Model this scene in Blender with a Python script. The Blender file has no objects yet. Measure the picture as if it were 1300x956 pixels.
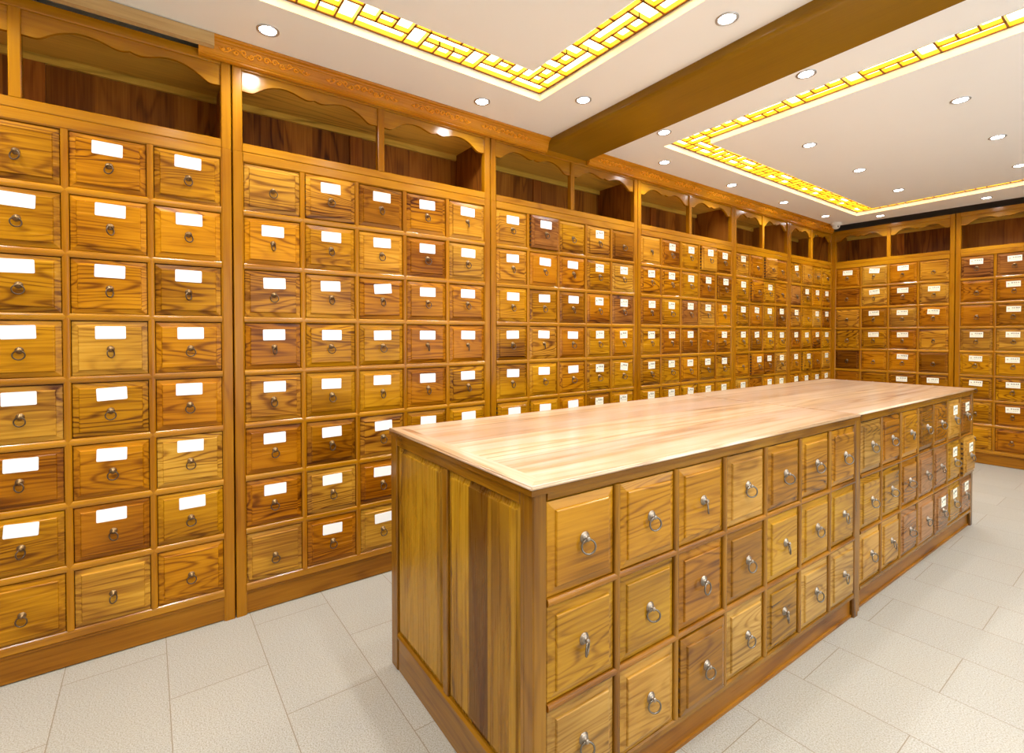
import bpy, bmesh, math, random
from mathutils import Vector, Matrix
random.seed(11)
S = 1.25                       # metres per survey unit
PI = math.pi
C = bpy.context.scene.collection
sc = bpy.context.scene

# ------------------------------------------------------------------ materials
def new_mat(name):
    m = bpy.data.materials.new(name); m.use_nodes = True
    nt = m.node_tree; nt.nodes.clear()
    out = nt.nodes.new('ShaderNodeOutputMaterial')
    return m, nt, out

class NT:
    def __init__(s, nt): s.nt = nt
    def n(s, typ, **kw):
        o = s.nt.nodes.new(typ)
        for k, v in kw.items(): setattr(o, k, v)
        return o
    def l(s, a, b): s.nt.links.new(a, b)
    def math(s, op, a, b=None, clamp=False):
        o = s.n('ShaderNodeMath', operation=op); o.use_clamp = clamp
        for i, v in enumerate((a, b)):
            if v is None: continue
            if isinstance(v, (int, float)): o.inputs[i].default_value = v
            else: s.l(v, o.inputs[i])
        return o.outputs[0]
    def vmath(s, op, a, b):
        o = s.n('ShaderNodeVectorMath', operation=op)
        for i, v in enumerate((a, b)):
            if isinstance(v, (tuple, list)): o.inputs[i].default_value = v
            else: s.l(v, o.inputs[i])
        return o.outputs[0]
    def noise(s, vec, scale, detail=2, rough=.5, dist=0):
        o = s.n('ShaderNodeTexNoise'); s.l(vec, o.inputs['Vector'])
        o.inputs['Scale'].default_value = scale; o.inputs['Detail'].default_value = detail
        o.inputs['Roughness'].default_value = rough; o.inputs['Distortion'].default_value = dist
        return o.outputs['Fac']
    def ramp(s, fac, stops):
        o = s.n('ShaderNodeValToRGB'); s.l(fac, o.inputs[0]); e = o.color_ramp.elements
        while len(e) < len(stops): e.new(.5)
        for el, (p, c) in zip(e, stops): el.position = p; el.color = (*c, 1)
        return o.outputs[0]
    def mix(s, fac, a, b, mode='MIX'):
        o = s.n('ShaderNodeMix', data_type='RGBA', blend_type=mode)
        for i, v in ((0, fac), (6, a), (7, b)):
            if isinstance(v, (int, float)): o.inputs[i].default_value = v
            elif isinstance(v, tuple): o.inputs[i].default_value = (*v, 1)
            else: s.l(v, o.inputs[i])
        return o.outputs[2]

def wood(name, axis, cols, rough=.3, rings=9.0, figure=1.0, plank=None, plank_axis=None, plank_amt=.35, tone=True, spec=.2, coat=.0, squash=1.0, bump=.12, linek=.30, dark_idx=None, along=1.0, coatr=.24):
    """axis: grain direction 0/1/2 in object space; plank: plank width"""
    m, nt, out = new_mat(name); N = NT(nt)
    tc = N.n('ShaderNodeTexCoord').outputs['Object']
    oi = N.n('ShaderNodeObjectInfo')
    off = N.vmath('MULTIPLY', oi.outputs['Location'], (7.3, 5.9, 9.1))
    vec = N.vmath('ADD', tc, off)
    pv = None
    if plank:
        sx = N.n('ShaderNodeSeparateXYZ'); N.l(tc, sx.inputs[0])
        a = sx.outputs[plank_axis]
        wob = N.math('DIVIDE', a, plank)
        idx = N.math('FLOOR', wob)
        wn = N.n('ShaderNodeTexWhiteNoise', noise_dimensions='1D'); N.l(N.math('ADD', idx, 3.7), wn.inputs['W'])
        pv = wn.outputs['Value']
        cmb = N.n('ShaderNodeCombineXYZ')
        for i in range(3): N.l(N.math('MULTIPLY', pv, 11.3 + 3 * i), cmb.inputs[i])
        vec = N.vmath('ADD', vec, cmb.outputs[0])
    lo = [7.0, 7.0, 7.0]; lo[axis] = along
    for i in range(3):
        if i != axis: lo[i] *= figure
    v1 = N.vmath('MULTIPLY', vec, tuple(lo))
    n1 = N.noise(v1, 1.0 * squash, 2.0, .42, .25)
    ring = N.math('SINE', N.math('MULTIPLY', n1, rings * 6.28))
    ring = N.math('ADD', N.math('MULTIPLY', ring, .5), .5)
    fine = [110.0, 110.0, 110.0]; fine[axis] = 3.5
    n2 = N.noise(N.vmath('MULTIPLY', vec, tuple(fine)), 1.0, 2, .6)
    big = [3.0, 3.0, 3.0]; big[axis] = 1.0
    n3 = N.noise(N.vmath('MULTIPLY', vec, tuple(big)), 1.4, 2, .5)
    lines = N.math('POWER', ring, 3.5)
    patch = N.noise(N.vmath('MULTIPLY', vec, tuple(x * .45 for x in lo)), 1.3, 2, .5)
    pk = N.math('MULTIPLY', N.math('SUBTRACT', patch, .32, clamp=True), 3.0, clamp=True)
    f = N.math('ADD', N.math('MULTIPLY', n2, .50), N.math('MULTIPLY', n3, .75))
    f = N.math('SUBTRACT', f, N.math('MULTIPLY', N.math('MULTIPLY', lines, pk), linek))
    f = N.math('SUBTRACT', f, .12, clamp=True)
    col = N.ramp(f, [(.10, cols[0]), (.34, cols[1]), (.56, cols[2]), (.85, cols[3])])
    if pv is not None:
        k = N.math('ADD', N.math('MULTIPLY', pv, plank_amt), 1 - plank_amt * .62)
        cc = N.n('ShaderNodeCombineXYZ'); N.l(k, cc.inputs[0]); N.l(N.math('POWER', k, 1.25), cc.inputs[1]); N.l(k, cc.inputs[2])
        col = N.mix(1.0, col, cc.outputs[0], 'MULTIPLY')
    if dark_idx is not None:
        dk = N.math('COMPARE', idx, float(dark_idx)); dk.node.inputs[2].default_value = .2
        col = N.mix(N.math('MULTIPLY', dk, .85), col, (.085, .026, .002))
    if tone:
        col = N.mix(1.0, col, oi.outputs['Color'], 'MULTIPLY')
    b = N.n('ShaderNodeBsdfPrincipled'); N.l(col, b.inputs['Base Color'])
    b.inputs['Specular IOR Level'].default_value = spec
    N.l(N.math('ADD', N.math('MULTIPLY', n2, .12), rough - .06), b.inputs['Roughness'])
    if coat:
        b.inputs['Coat Weight'].default_value = coat; b.inputs['Coat Roughness'].default_value = coatr
    bp = N.n('ShaderNodeBump'); bp.inputs['Strength'].default_value = bump; bp.inputs['Distance'].default_value = .002
    N.l(N.math('ADD', n2, N.math('MULTIPLY', ring, .3)), bp.inputs['Height']); N.l(bp.outputs[0], b.inputs['Normal'])
    N.l(b.outputs[0], out.inputs[0])
    return m

def plain(name, col, rough=.5, metal=0, spec=.5, emit=None, strength=0, noise=None):
    m, nt, out = new_mat(name); N = NT(nt)
    b = N.n('ShaderNodeBsdfPrincipled')
    b.inputs['Base Color'].default_value = (*col, 1); b.inputs['Roughness'].default_value = rough
    b.inputs['Metallic'].default_value = metal; b.inputs['Specular IOR Level'].default_value = spec
    tc = N.n('ShaderNodeTexCoord').outputs['Object']
    if noise:
        f = N.noise(tc, noise[0], 3, .6)
        c = N.mix(f, tuple(x * (1 - noise[1]) for x in col), tuple(min(1, x * (1 + noise[1])) for x in col))
        N.l(c, b.inputs['Base Color'])
    if emit:
        b.inputs['Emission Color'].default_value = (*emit, 1); b.inputs['Emission Strength'].default_value = strength
    N.l(b.outputs[0], out.inputs[0])
    return m

M = {}
DC = [(.060, .014, .0008), (.215, .076, .002), (.43, .185, .0035), (.61, .31, .009)]
FC = [(.21, .070, .001), (.33, .125, .002), (.41, .172, .003), (.50, .232, .006)]
FV = [(.18, .054, .001), (.29, .102, .0012), (.355, .140, .002), (.43, .185, .003)]
M['drawer'] = wood('drawer_wood', 0, DC, .25, 21, 1.0)
M['fh'] = wood('frame_wood_horizontal', 0, FC, .20, 7, .8, linek=.2, spec=.45)
M['fv'] = wood('frame_wood_vertical', 2, FV, .22, 7, .8, linek=.2, spec=.3)
M['kick'] = wood('kick_wood', 0, [(.11, .034, .002), (.21, .072, .004), (.29, .110, .006), (.38, .16, .012)], .3, 8, linek=.25)
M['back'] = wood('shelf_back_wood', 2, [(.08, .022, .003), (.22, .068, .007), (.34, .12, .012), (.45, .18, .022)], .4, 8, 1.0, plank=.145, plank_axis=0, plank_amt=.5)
M['soffit'] = wood('shelf_board_wood', 0, [(.30, .165, .02), (.58, .36, .05), (.72, .47, .075), (.80, .55, .10)], .4, 8)
TC_ = [(.29, .14, .065), (.50, .32, .18), (.62, .45, .32), (.72, .58, .48)]
M['top'] = wood('counter_top_wood', 0, TC_, .32, 12, .8, plank=.125, plank_axis=1, plank_amt=.24, spec=.6, bump=.03, linek=.36, coat=1.0, along=.3, coatr=.16)
M['topend'] = wood('counter_top_end_wood', 1, TC_, .32, 12, .8, spec=.6, bump=.03, linek=.36, coat=1.0, along=.3, coatr=.16)
M['endp'] = wood('counter_end_panel_wood', 2, [(.10, .038, .002), (.27, .122, .005), (.40, .205, .010), (.52, .295, .02)], .28, 9, .9, plank=.100, plank_axis=1, plank_amt=.45, dark_idx=2)
CC = [(.08, .028, .001), (.17, .065, .002), (.25, .106, .004), (.33, .155, .009)]
M['ch'] = wood('counter_frame_horizontal', 0, CC, .22, 7, .8, spec=.4)
M['cv'] = wood('counter_frame_vertical', 2, CC, .22, 7, .8, spec=.4)
M['ce'] = wood('counter_end_frame', 1, CC, .22, 7, .8, spec=.4)
M['cd'] = wood('counter_drawer_wood', 0, [(.065, .023, .001), (.24, .102, .003), (.40, .195, .008), (.54, .295, .018)], .22, 21, 1.1, linek=.24, spec=.35)
M['side'] = wood('drawer_side_wood', 1, [(.35, .16, .02), (.5, .26, .03), (.6, .33, .05), (.7, .42, .08)], .5, 4)
M['beam'] = wood('beam_wood', 0, [(.20, .095, .004), (.235, .115, .005), (.26, .130, .006), (.28, .145, .007)], .22, 3, .5, bump=.0, linek=.05)
M['crown'] = wood('crown_wood', 1, [(.36, .115, .004), (.50, .175, .006), (.60, .235, .009), (.68, .29, .014)], .28, 4, .7, linek=.15)
M['plank'] = wood('raw_pine', 1, [(.42, .26, .10), (.54, .35, .15), (.62, .43, .2), (.68, .50, .26)], .6, 4)
M['lattice_shaded'] = plain('shaded_lattice_wood', (.22, .085, .005), .5, spec=.2)  # undersides of the bars, darkened to paint in their weak light
M['lattice'] = plain('lit_amber_lattice_wood', (.80, .46, .02), .5, spec=.2)  # sides of the same bars, brightened to stand in for the panel's glow
M['knob'] = plain('antique_bronze', (.26, .165, .075), .36, .85)
M['ring'] = plain('dark_bronze', (.095, .060, .032), .32, .6)
M['knob2'] = plain('pewter', (.33, .28, .23), .36, .85)
M['ring2'] = plain('pewter_ring', (.20, .17, .135), .25, .8)
M['paper'] = plain('white_paper', (.95, .96, .98), .45)
M['ivory'] = plain('ivory_paper', (.90, .86, .72), .5)
M['ink'] = plain('black_ink', (.05, .045, .04), .6)
M['inkred'] = plain('faded_red_ink', (.45, .22, .10), .6)
M['inkgrey'] = plain('grey_ink', (.35, .32, .28), .6)
M['gap'] = plain('gap_shade_and_dovetail', (.045, .016, .003), .7)  # near-black stand-in for shade in the drawer gaps; also the dovetail teeth
M['plaster'] = plain('ceiling_plaster', (.92, .925, .925), .55, noise=(3, .012))
M['wallp'] = plain('wall_plaster', (.70, .67, .62), .6, noise=(3, .02))
M['void'] = plain('void_shade_tone', (.20, .15, .11), .8)  # back wall coloured dark to paint in the shade above the cabinets
M['metal'] = plain('downlight_rim', (.55, .55, .56), .35, .8)
M['cam'] = plain('camera_housing', (.85, .85, .83), .3)
M['lens_dark'] = plain('camera_lens', (.02, .02, .02), .1)
M['led'] = plain('downlight_lens', (1, 1, 1), .4, emit=(.93, .97, 1.0), strength=30)
M['day'] = plain('daylit_glass', (.8, .9, 1), .3, emit=(.78, .90, 1.0), strength=1.5)
M['glow'] = plain('light_panel', (1, .9, .6), .5, emit=(1.0, .84, .40), strength=6.5)

def floor_mat():
    m, nt, out = new_mat('stone_floor'); N = NT(nt)
    tc = N.n('ShaderNodeTexCoord').outputs['Object']
    sx = N.n('ShaderNodeSeparateXYZ'); N.l(tc, sx.inputs[0])
    W, Lh = .310, .62
    v = N.math('DIVIDE', N.math('SUBTRACT', sx.outputs[1], .359 - 10 * W), W)
    row = N.math('FLOOR', v); fy = N.math('FRACT', v)
    odd = N.math('MULTIPLY', N.math('MODULO', row, 2.0), .5)
    wn = N.n('ShaderNodeTexWhiteNoise', noise_dimensions='1D'); N.l(row, wn.inputs['W'])
    u = N.math('ADD', N.math('DIVIDE', N.math('ADD', sx.outputs[0], 6.2 - .115), Lh), odd)
    fx = N.math('FRACT', u); iu = N.math('FLOOR', u)
    def edge(f, w):
        d = N.math('MINIMUM', f, N.math('SUBTRACT', 1.0, f))
        return N.math('LESS_THAN', d, w)
    wob = N.noise(tc, 60, 2)
    g = N.math('MAXIMUM', edge(fy, .0045), edge(fx, .0022))
    cmb = N.n('ShaderNodeCombineXYZ'); N.l(row, cmb.inputs[0]); N.l(iu, cmb.inputs[1])
    w2 = N.n('ShaderNodeTexWhiteNoise', noise_dimensions='2D'); N.l(cmb.outputs[0], w2.inputs['Vector'])
    sp = N.noise(tc, 230, 3, .75)
    sp2 = N.noise(tc, 90, 3, .7)
    base = N.ramp(sp, [(.36, (.19, .165, .13)), (.45, (.31, .295, .26)), (.55, (.385, .375, .35)), (.68, (.46, .455, .44))])
    blot = N.noise(tc, 3.0, 3, .6)
    base = N.mix(N.math('MULTIPLY', blot, .35), base, (.36, .30, .21))
    k = N.math('ADD', N.math('MULTIPLY', w2.outputs['Value'], .08), .94)
    cc = N.n('ShaderNodeCombineXYZ')
    for i in range(3): N.l(k, cc.inputs[i])
    base = N.mix(1.0, base, cc.outputs[0], 'MULTIPLY')
    speck = N.math('GREATER_THAN', sp2, .70)
    base = N.mix(N.math('MULTIPLY', speck, .35), base, (.2, .15, .09))
    col = N.mix(N.math('MULTIPLY', g, .9), base, (.19, .14, .085))
    b = N.n('ShaderNodeBsdfPrincipled'); N.l(col, b.inputs['Base Color'])
    b.inputs['Roughness'].default_value = .42
    bp = N.n('ShaderNodeBump'); bp.inputs['Strength'].default_value = .10; bp.inputs['Distance'].default_value = .002
    N.l(N.math('SUBTRACT', sp, g), bp.inputs['Height']); N.l(bp.outputs[0], b.inputs['Normal'])
    N.l(b.outputs[0], out.inputs[0])
    return m
M['floor'] = floor_mat()

# ------------------------------------------------------------------ mesh helpers
class MB:
    def __init__(s): s.v = []; s.f = []; s.m = []; s.mats = []; s.smooth = []
    def mi(s, mat):
        if mat is None: return 0
        if mat not in s.mats: s.mats.append(mat)
        return s.mats.index(mat)
    def add(s, vs, fs, mat=None, smooth=False):
        o = len(s.v); s.v += [tuple(v) for v in vs]; k = s.mi(mat)
        for f in fs: s.f.append(tuple(i + o for i in f)); s.m.append(k); s.smooth.append(smooth)
    def box(s, x0, y0, z0, x1, y1, z1, mat=None):
        v = [(x0,y0,z0),(x1,y0,z0),(x1,y1,z0),(x0,y1,z0),(x0,y0,z1),(x1,y0,z1),(x1,y1,z1),(x0,y1,z1)]
        s.add(v, [(0,3,2,1),(4,5,6,7),(0,1,5,4),(1,2,6,5),(2,3,7,6),(3,0,4,7)], mat)
    def quadprism(s, p, z0, z1, mat=None):
        v = [(x, y, z0) for x, y in p] + [(x, y, z1) for x, y in p]; n = len(p)
        f = [tuple(reversed(range(n))), tuple(range(n, 2*n))] + [(i, (i+1) % n, n+(i+1) % n, n+i) for i in range(n)]
        s.add(v, f, mat)
    def extrude(s, prof, a0, a1, fn, mat=None, smooth=False, caps=True):
        """prof: list of (p,q); fn(p,q,a)->xyz ; prism between a0 and a1"""
        n = len(prof); v = [fn(p, q, a0) for p, q in prof] + [fn(p, q, a1) for p, q in prof]
        f = [(i, (i+1) % n, n+(i+1) % n, n+i) for i in range(n)]
        s.add(v, f, mat, smooth)
        if caps: s.add(v, [tuple(reversed(range(n))), tuple(range(n, 2*n))], mat)
    def lathe(s, prof, seg, fn, mat=None, smooth=True):
        """prof (r,h) list; fn(x,y,h)->xyz"""
        v = []
        for r, h in prof:
            for k in range(seg):
                a = 2*PI*k/seg; v.append(fn(r*math.cos(a), r*math.sin(a), h))
        f = []
        for i in range(len(prof)-1):
            for k in range(seg):
                k2 = (k+1) % seg; f.append((i*seg+k, i*seg+k2, (i+1)*seg+k2, (i+1)*seg+k))
        f.append(tuple(range((len(prof)-1)*seg, len(prof)*seg)))
        f.append(tuple(reversed(range(seg))))
        s.add(v, f, mat, smooth)
    def tube(s, pts, r, seg=6, mat=None, closed=False):
        pts = [Vector(p) for p in pts]; n = len(pts); v = []
        rr = r if isinstance(r, (list, tuple)) else [r]*n
        prev = None
        for i, p in enumerate(pts):
            if closed: t = pts[(i+1) % n] - pts[i-1]
            else: t = pts[min(i+1, n-1)] - pts[max(i-1, 0)]
            t.normalize()
            if prev is None:
                a = Vector((0,1,0)) if abs(t.y) < .9 else Vector((1,0,0))
                u = t.cross(a).normalized()
            else: u = (prev - t*prev.dot(t)).normalized()
            prev = u; w = t.cross(u)
            for k in range(seg):
                a = 2*PI*k/seg; v.append(p + (u*math.cos(a) + w*math.sin(a))*rr[i])
        f = []
        for i in range(n if closed else n-1):
            j = (i+1) % n
            for k in range(seg):
                k2 = (k+1) % seg; f.append((i*seg+k, i*seg+k2, j*seg+k2, j*seg+k))
        s.add(v, f, mat, True)
        if not closed: s.add(v, [tuple(reversed(range(seg))), tuple(range((n-1)*seg, n*seg))], mat)
    def mesh(s, name, mat=None):
        me = bpy.data.meshes.new(name); me.from_pydata(s.v, [], s.f)
        ml = s.mats if s.mats else [mat]
        for q in ml: me.materials.append(q)
        for p, k, sm in zip(me.polygons, s.m, s.smooth): p.material_index = k; p.use_smooth = sm
        bm = bmesh.new(); bm.from_mesh(me); bmesh.ops.remove_doubles(bm, verts=bm.verts, dist=1e-6)
        bmesh.ops.recalc_face_normals(bm, faces=bm.faces); bm.to_mesh(me); bm.free()
        me.update()
        return me

def obj(name, me, parent=None, loc=(0,0,0), rot=(0,0,0), tone=(1,1,1)):
    o = bpy.data.objects.new(name, me); C.objects.link(o); o.location = loc; o.rotation_euler = rot
    o.color = (*tone, 1)
    if parent: o.parent = parent
    return o
def build(name, mb, mat=None, parent=None, loc=(0,0,0), rot=(0,0,0), tone=(1,1,1)):
    return obj(name, mb.mesh(name, mat), parent, loc, rot, tone)
def struct(name, mb, mat, **kw):
    o = build(name, mb, mat, **kw); o['kind'] = 'structure'; return o
def thing(name, label, cat, loc=(0,0,0), rotz=0, group=None):
    o = bpy.data.objects.new(name, None); C.objects.link(o); o.empty_display_size = .1
    o.location = loc; o.rotation_euler = (0,0,rotz); o['label'] = label; o['category'] = cat
    if group: o['group'] = group
    return o

def bar_profile(w, d, r):
    """rounded front bar: across p (-w/2..w/2), q = depth (front negative)"""
    pts = []
    for k in range(9):
        a = PI * k / 8
        pts.append((-w/2 * math.cos(a), -r * math.sin(a)))
    return pts + [(w/2, d), (-w/2, d)]

# ------------------------------------------------------------------ drawers
def drawer_face(w, h, inset=.020, t=.02):
    """x 0-centred, z 0-centred, front toward -y. Flat border sloping to a stepped raised field"""
    mb = MB()
    a, b = w/2, h/2
    def ring(i, y): return [(-a+i, y, -b+i), (a-i, y, -b+i), (a-i, y, b-i), (-a+i, y, b-i)]
    loops = [ring(0, t), ring(0, .0045), ring(.0012, .0035), ring(inset - .002, -.0008), ring(inset - .0008, -.0046), ring(inset+.0010, -.0066), ring(inset+.0025, -.0070)]
    v = [p for L in loops for p in L]; f = []
    for i in range(len(loops)-1):
        for k in range(4):
            k2 = (k+1) % 4; f.append((i*4+k, i*4+k2, (i+1)*4+k2, (i+1)*4+k))
    n = len(loops)
    f.append(((n-1)*4, (n-1)*4+1, (n-1)*4+2, (n-1)*4+3)); f.append((3,2,1,0))
    mb.add(v, f)
    return mb.mesh('drawer', None)
def box_sides(w, h, d=.30):
    """open drawer box behind the front, with dovetail teeth on both sides"""
    mb = MB(); a, b = w/2 - .0015, h/2 - .003
    mb.box(-a, .0205, -b, -a+.010, d, b-.01, M['side']); mb.box(a-.010, .0205, -b, a, d, b-.01, M['side'])
    mb.box(-a+.010, d-.01, -b, a-.010, d, b-.01, M['side']); mb.box(-a+.010, .0205, -b, a-.010, d-.01, -b+.006, M['side'])
    n = 7
    for sx in (-1, 1):
        for k in range(n):
            z = -b + (k+.5) * (2*b-.01)/n; hh = (2*b)/n*.27
            x = sx * (w/2 - .0006)
            y0, y1 = .0065, .0235
            x0, x1 = sorted((x, x + sx*.0012))
            v = [(x0,y0,z-hh*.7),(x1,y0,z-hh*.7),(x1,y0,z+hh*.7),(x0,y0,z+hh*.7),(x0,y1,z-hh),(x1,y1,z-hh),(x1,y1,z+hh),(x0,y1,z+hh)]
            mb.add(v, [(0,1,2,3),(4,7,6,5),(0,4,5,1),(1,5,6,2),(2,6,7,3),(3,7,4,0)], M['gap'])
    return mb.mesh('drawer_box', None)

def knob_mesh(mat, k=1.0):
    mb = MB()
    prof = [(.0118, 0), (.0124, .0012), (.0108, .0028), (.0095, .0040), (.0100, .0050), (.0070, .0068), (.0038, .0082), (.0036, .0120), (.0048, .0135), (.0050, .0155), (.0034, .0175), (.0012, .0182)]
    prof = [(a*k, c) for a, c in prof]
    mb.lathe(prof, 16, lambda x, y, h: (x, -h, y), mat)
    return mb.mesh('pull_knob', mat)
def ring_mesh(mat, R=.0165, t=.0023):
    mb = MB()
    pts = [(R*math.sin(2*PI*k/22), 0, -R + .0015 + R*math.cos(2*PI*k/22)) for k in range(22)]
    mb.tube(pts, t, 7, mat, closed=True)
    return mb.mesh('pull_ring', mat)
KN, RG = knob_mesh(M['knob']), ring_mesh(M['ring'])
KN2, RG2 = knob_mesh(M['knob2'], 1.25), ring_mesh(M['ring2'], .0180, .0026)

def rrect(w, h, r, n=4):
    pts = []
    for cx, cz, a0 in ((w/2-r, h/2-r, 0), (-w/2+r, h/2-r, PI/2), (-w/2+r, -h/2+r, PI), (w/2-r, -h/2+r, 1.5*PI)):
        for k in range(n+1):
            a = a0 + PI/2*k/n; pts.append((cx + r*math.cos(a), cz + r*math.sin(a)))
    return pts
def stroke(mb, x0, z0, x1, z1, mat, y=-.00125):
    mb.box(min(x0,x1), y, min(z0,z1), max(x0,x1), y+.0008, max(z0,z1), mat)
def glyph(mb, cx, cz, s, mat, rnd):
    """a small block character of crossing strokes"""
    t = s*.13
    for k in range(rnd.choice((2, 3, 3))):
        z = cz - s/2 + s*(k+.4)/3; a = s*rnd.uniform(.3, .5)
        stroke(mb, cx-a, z, cx+a, z+t, mat)
    for k in range(rnd.choice((1, 2))):
        x = cx + s*rnd.uniform(-.35, .3); stroke(mb, x, cz - s*rnd.uniform(.3, .5), x+t, cz + s*rnd.uniform(.3, .5), mat)
def label_mesh(kind, seed=0):
    mb = MB(); rnd = random.Random(seed)
    if kind == 'blank': w, h, mat = .0930, .0490, M['paper']
    elif kind == 'note': w, h, mat = .0790, .0540, M['ivory']
    elif kind == 'tall': w, h, mat = .0750, .0560, M['ivory']
    else: w, h, mat = .0960, .0520, M['ivory']
    mb.extrude(rrect(w, h, .004 if kind == 'blank' else .0008), -.0006, .0008, lambda p, q, a: (p, a, q), mat)
    if kind != 'blank':
        y = -.0012
        glyph(mb, -w*.34, h*.08, h*.26, M['inkred'] if kind == 'wide' else M['ink'], rnd)
        n = 4 if kind == 'wide' else 3
        for k in range(n):
            glyph(mb, -w*.08 + k*h*.27, h*.2, h*.25, M['ink'], rnd)
        for k in range(6):
            stroke(mb, -w*.36 + k*w*.125, -h*.22, -w*.36 + k*w*.125 + w*rnd.uniform(.04, .09), -h*.17, M['inkgrey'])
    return mb.mesh('paper_label', mat)
LAB = {'b': [label_mesh('blank')], 'n': [label_mesh('note', k) for k in range(4)], 'w': [label_mesh('wide', 10+k) for k in range(4)], 't': [label_mesh('tall', 20+k) for k in range(3)]}
FACES = {}
def faces(w, h, ins):
    k = (round(w, 4), round(h, 4))
    if k not in FACES: FACES[k] = (drawer_face(w, h, ins), box_sides(w, h))
    return FACES[k]

TONES = {'n': (1, 1, 1), 'l': (1.12, 1.15, 4.0), 'y': (1.10, 1.24, 6.0), 'd': (.66, .56, .6), 'r': (.86, .70, .7), 'p': (.80, .74, 6.0), 'x': (.42, .32, .4), 'o': (1.08, .98, .8)}  # drawer wood tones; extra blue in l and y paints in highlight haze
def add_drawer(parent, cx, cz, w, h, lab=None, out=0, tone=None, rnd=random, mat='drawer', metal=0, ins=.020, lz=.052, kn=-.005):
    fm, bm_ = faces(w, h, ins)
    if not tone:
        tone = rnd.choice('nnnnloorrdny')
    t = TONES[tone]; j = rnd.uniform(.93, 1.07)
    d = obj('drawer', fm, parent, (cx, -out, cz), (0,0,0), tuple(c*j for c in t))
    if not d.material_slots or d.data.materials[0] is None: d.data.materials.clear() if d.data.materials else None; d.data.materials.append(M[mat])
    jx, jz = rnd.uniform(-.003, .003), rnd.uniform(-.002, .002)
    kz = kn + jz
    obj('pull_knob', KN2 if metal else KN, d, (jx, -.0068, kz))
    tw = rnd.choice((0, 0, .2, -.25, .5, -.6, .9)) if not metal else rnd.choice((-.2, -.45, -.6, -.3, -.8, .1, .6))
    sw = rnd.uniform(-.05, .12)
    obj('pull_ring', RG2 if metal else RG, d, (jx, -.0068-.0142, kz-.0020), (-sw, 0, tw))
    if lab:
        L = rnd.choice(LAB[lab])
        if lab == 't': pos = (rnd.uniform(-.004, .004), -.0078, .057)
        else: pos = (rnd.uniform(-.004, .004), -.0078, lz + rnd.uniform(-.003, .002))
        obj('paper_label', L, d, pos, (0, rnd.uniform(-.03, .03) if rnd.random() < .9 else rnd.uniform(-.12, .12), 0))
    if out > .004:
        obj('drawer_box', bm_, d)
    return d

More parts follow.
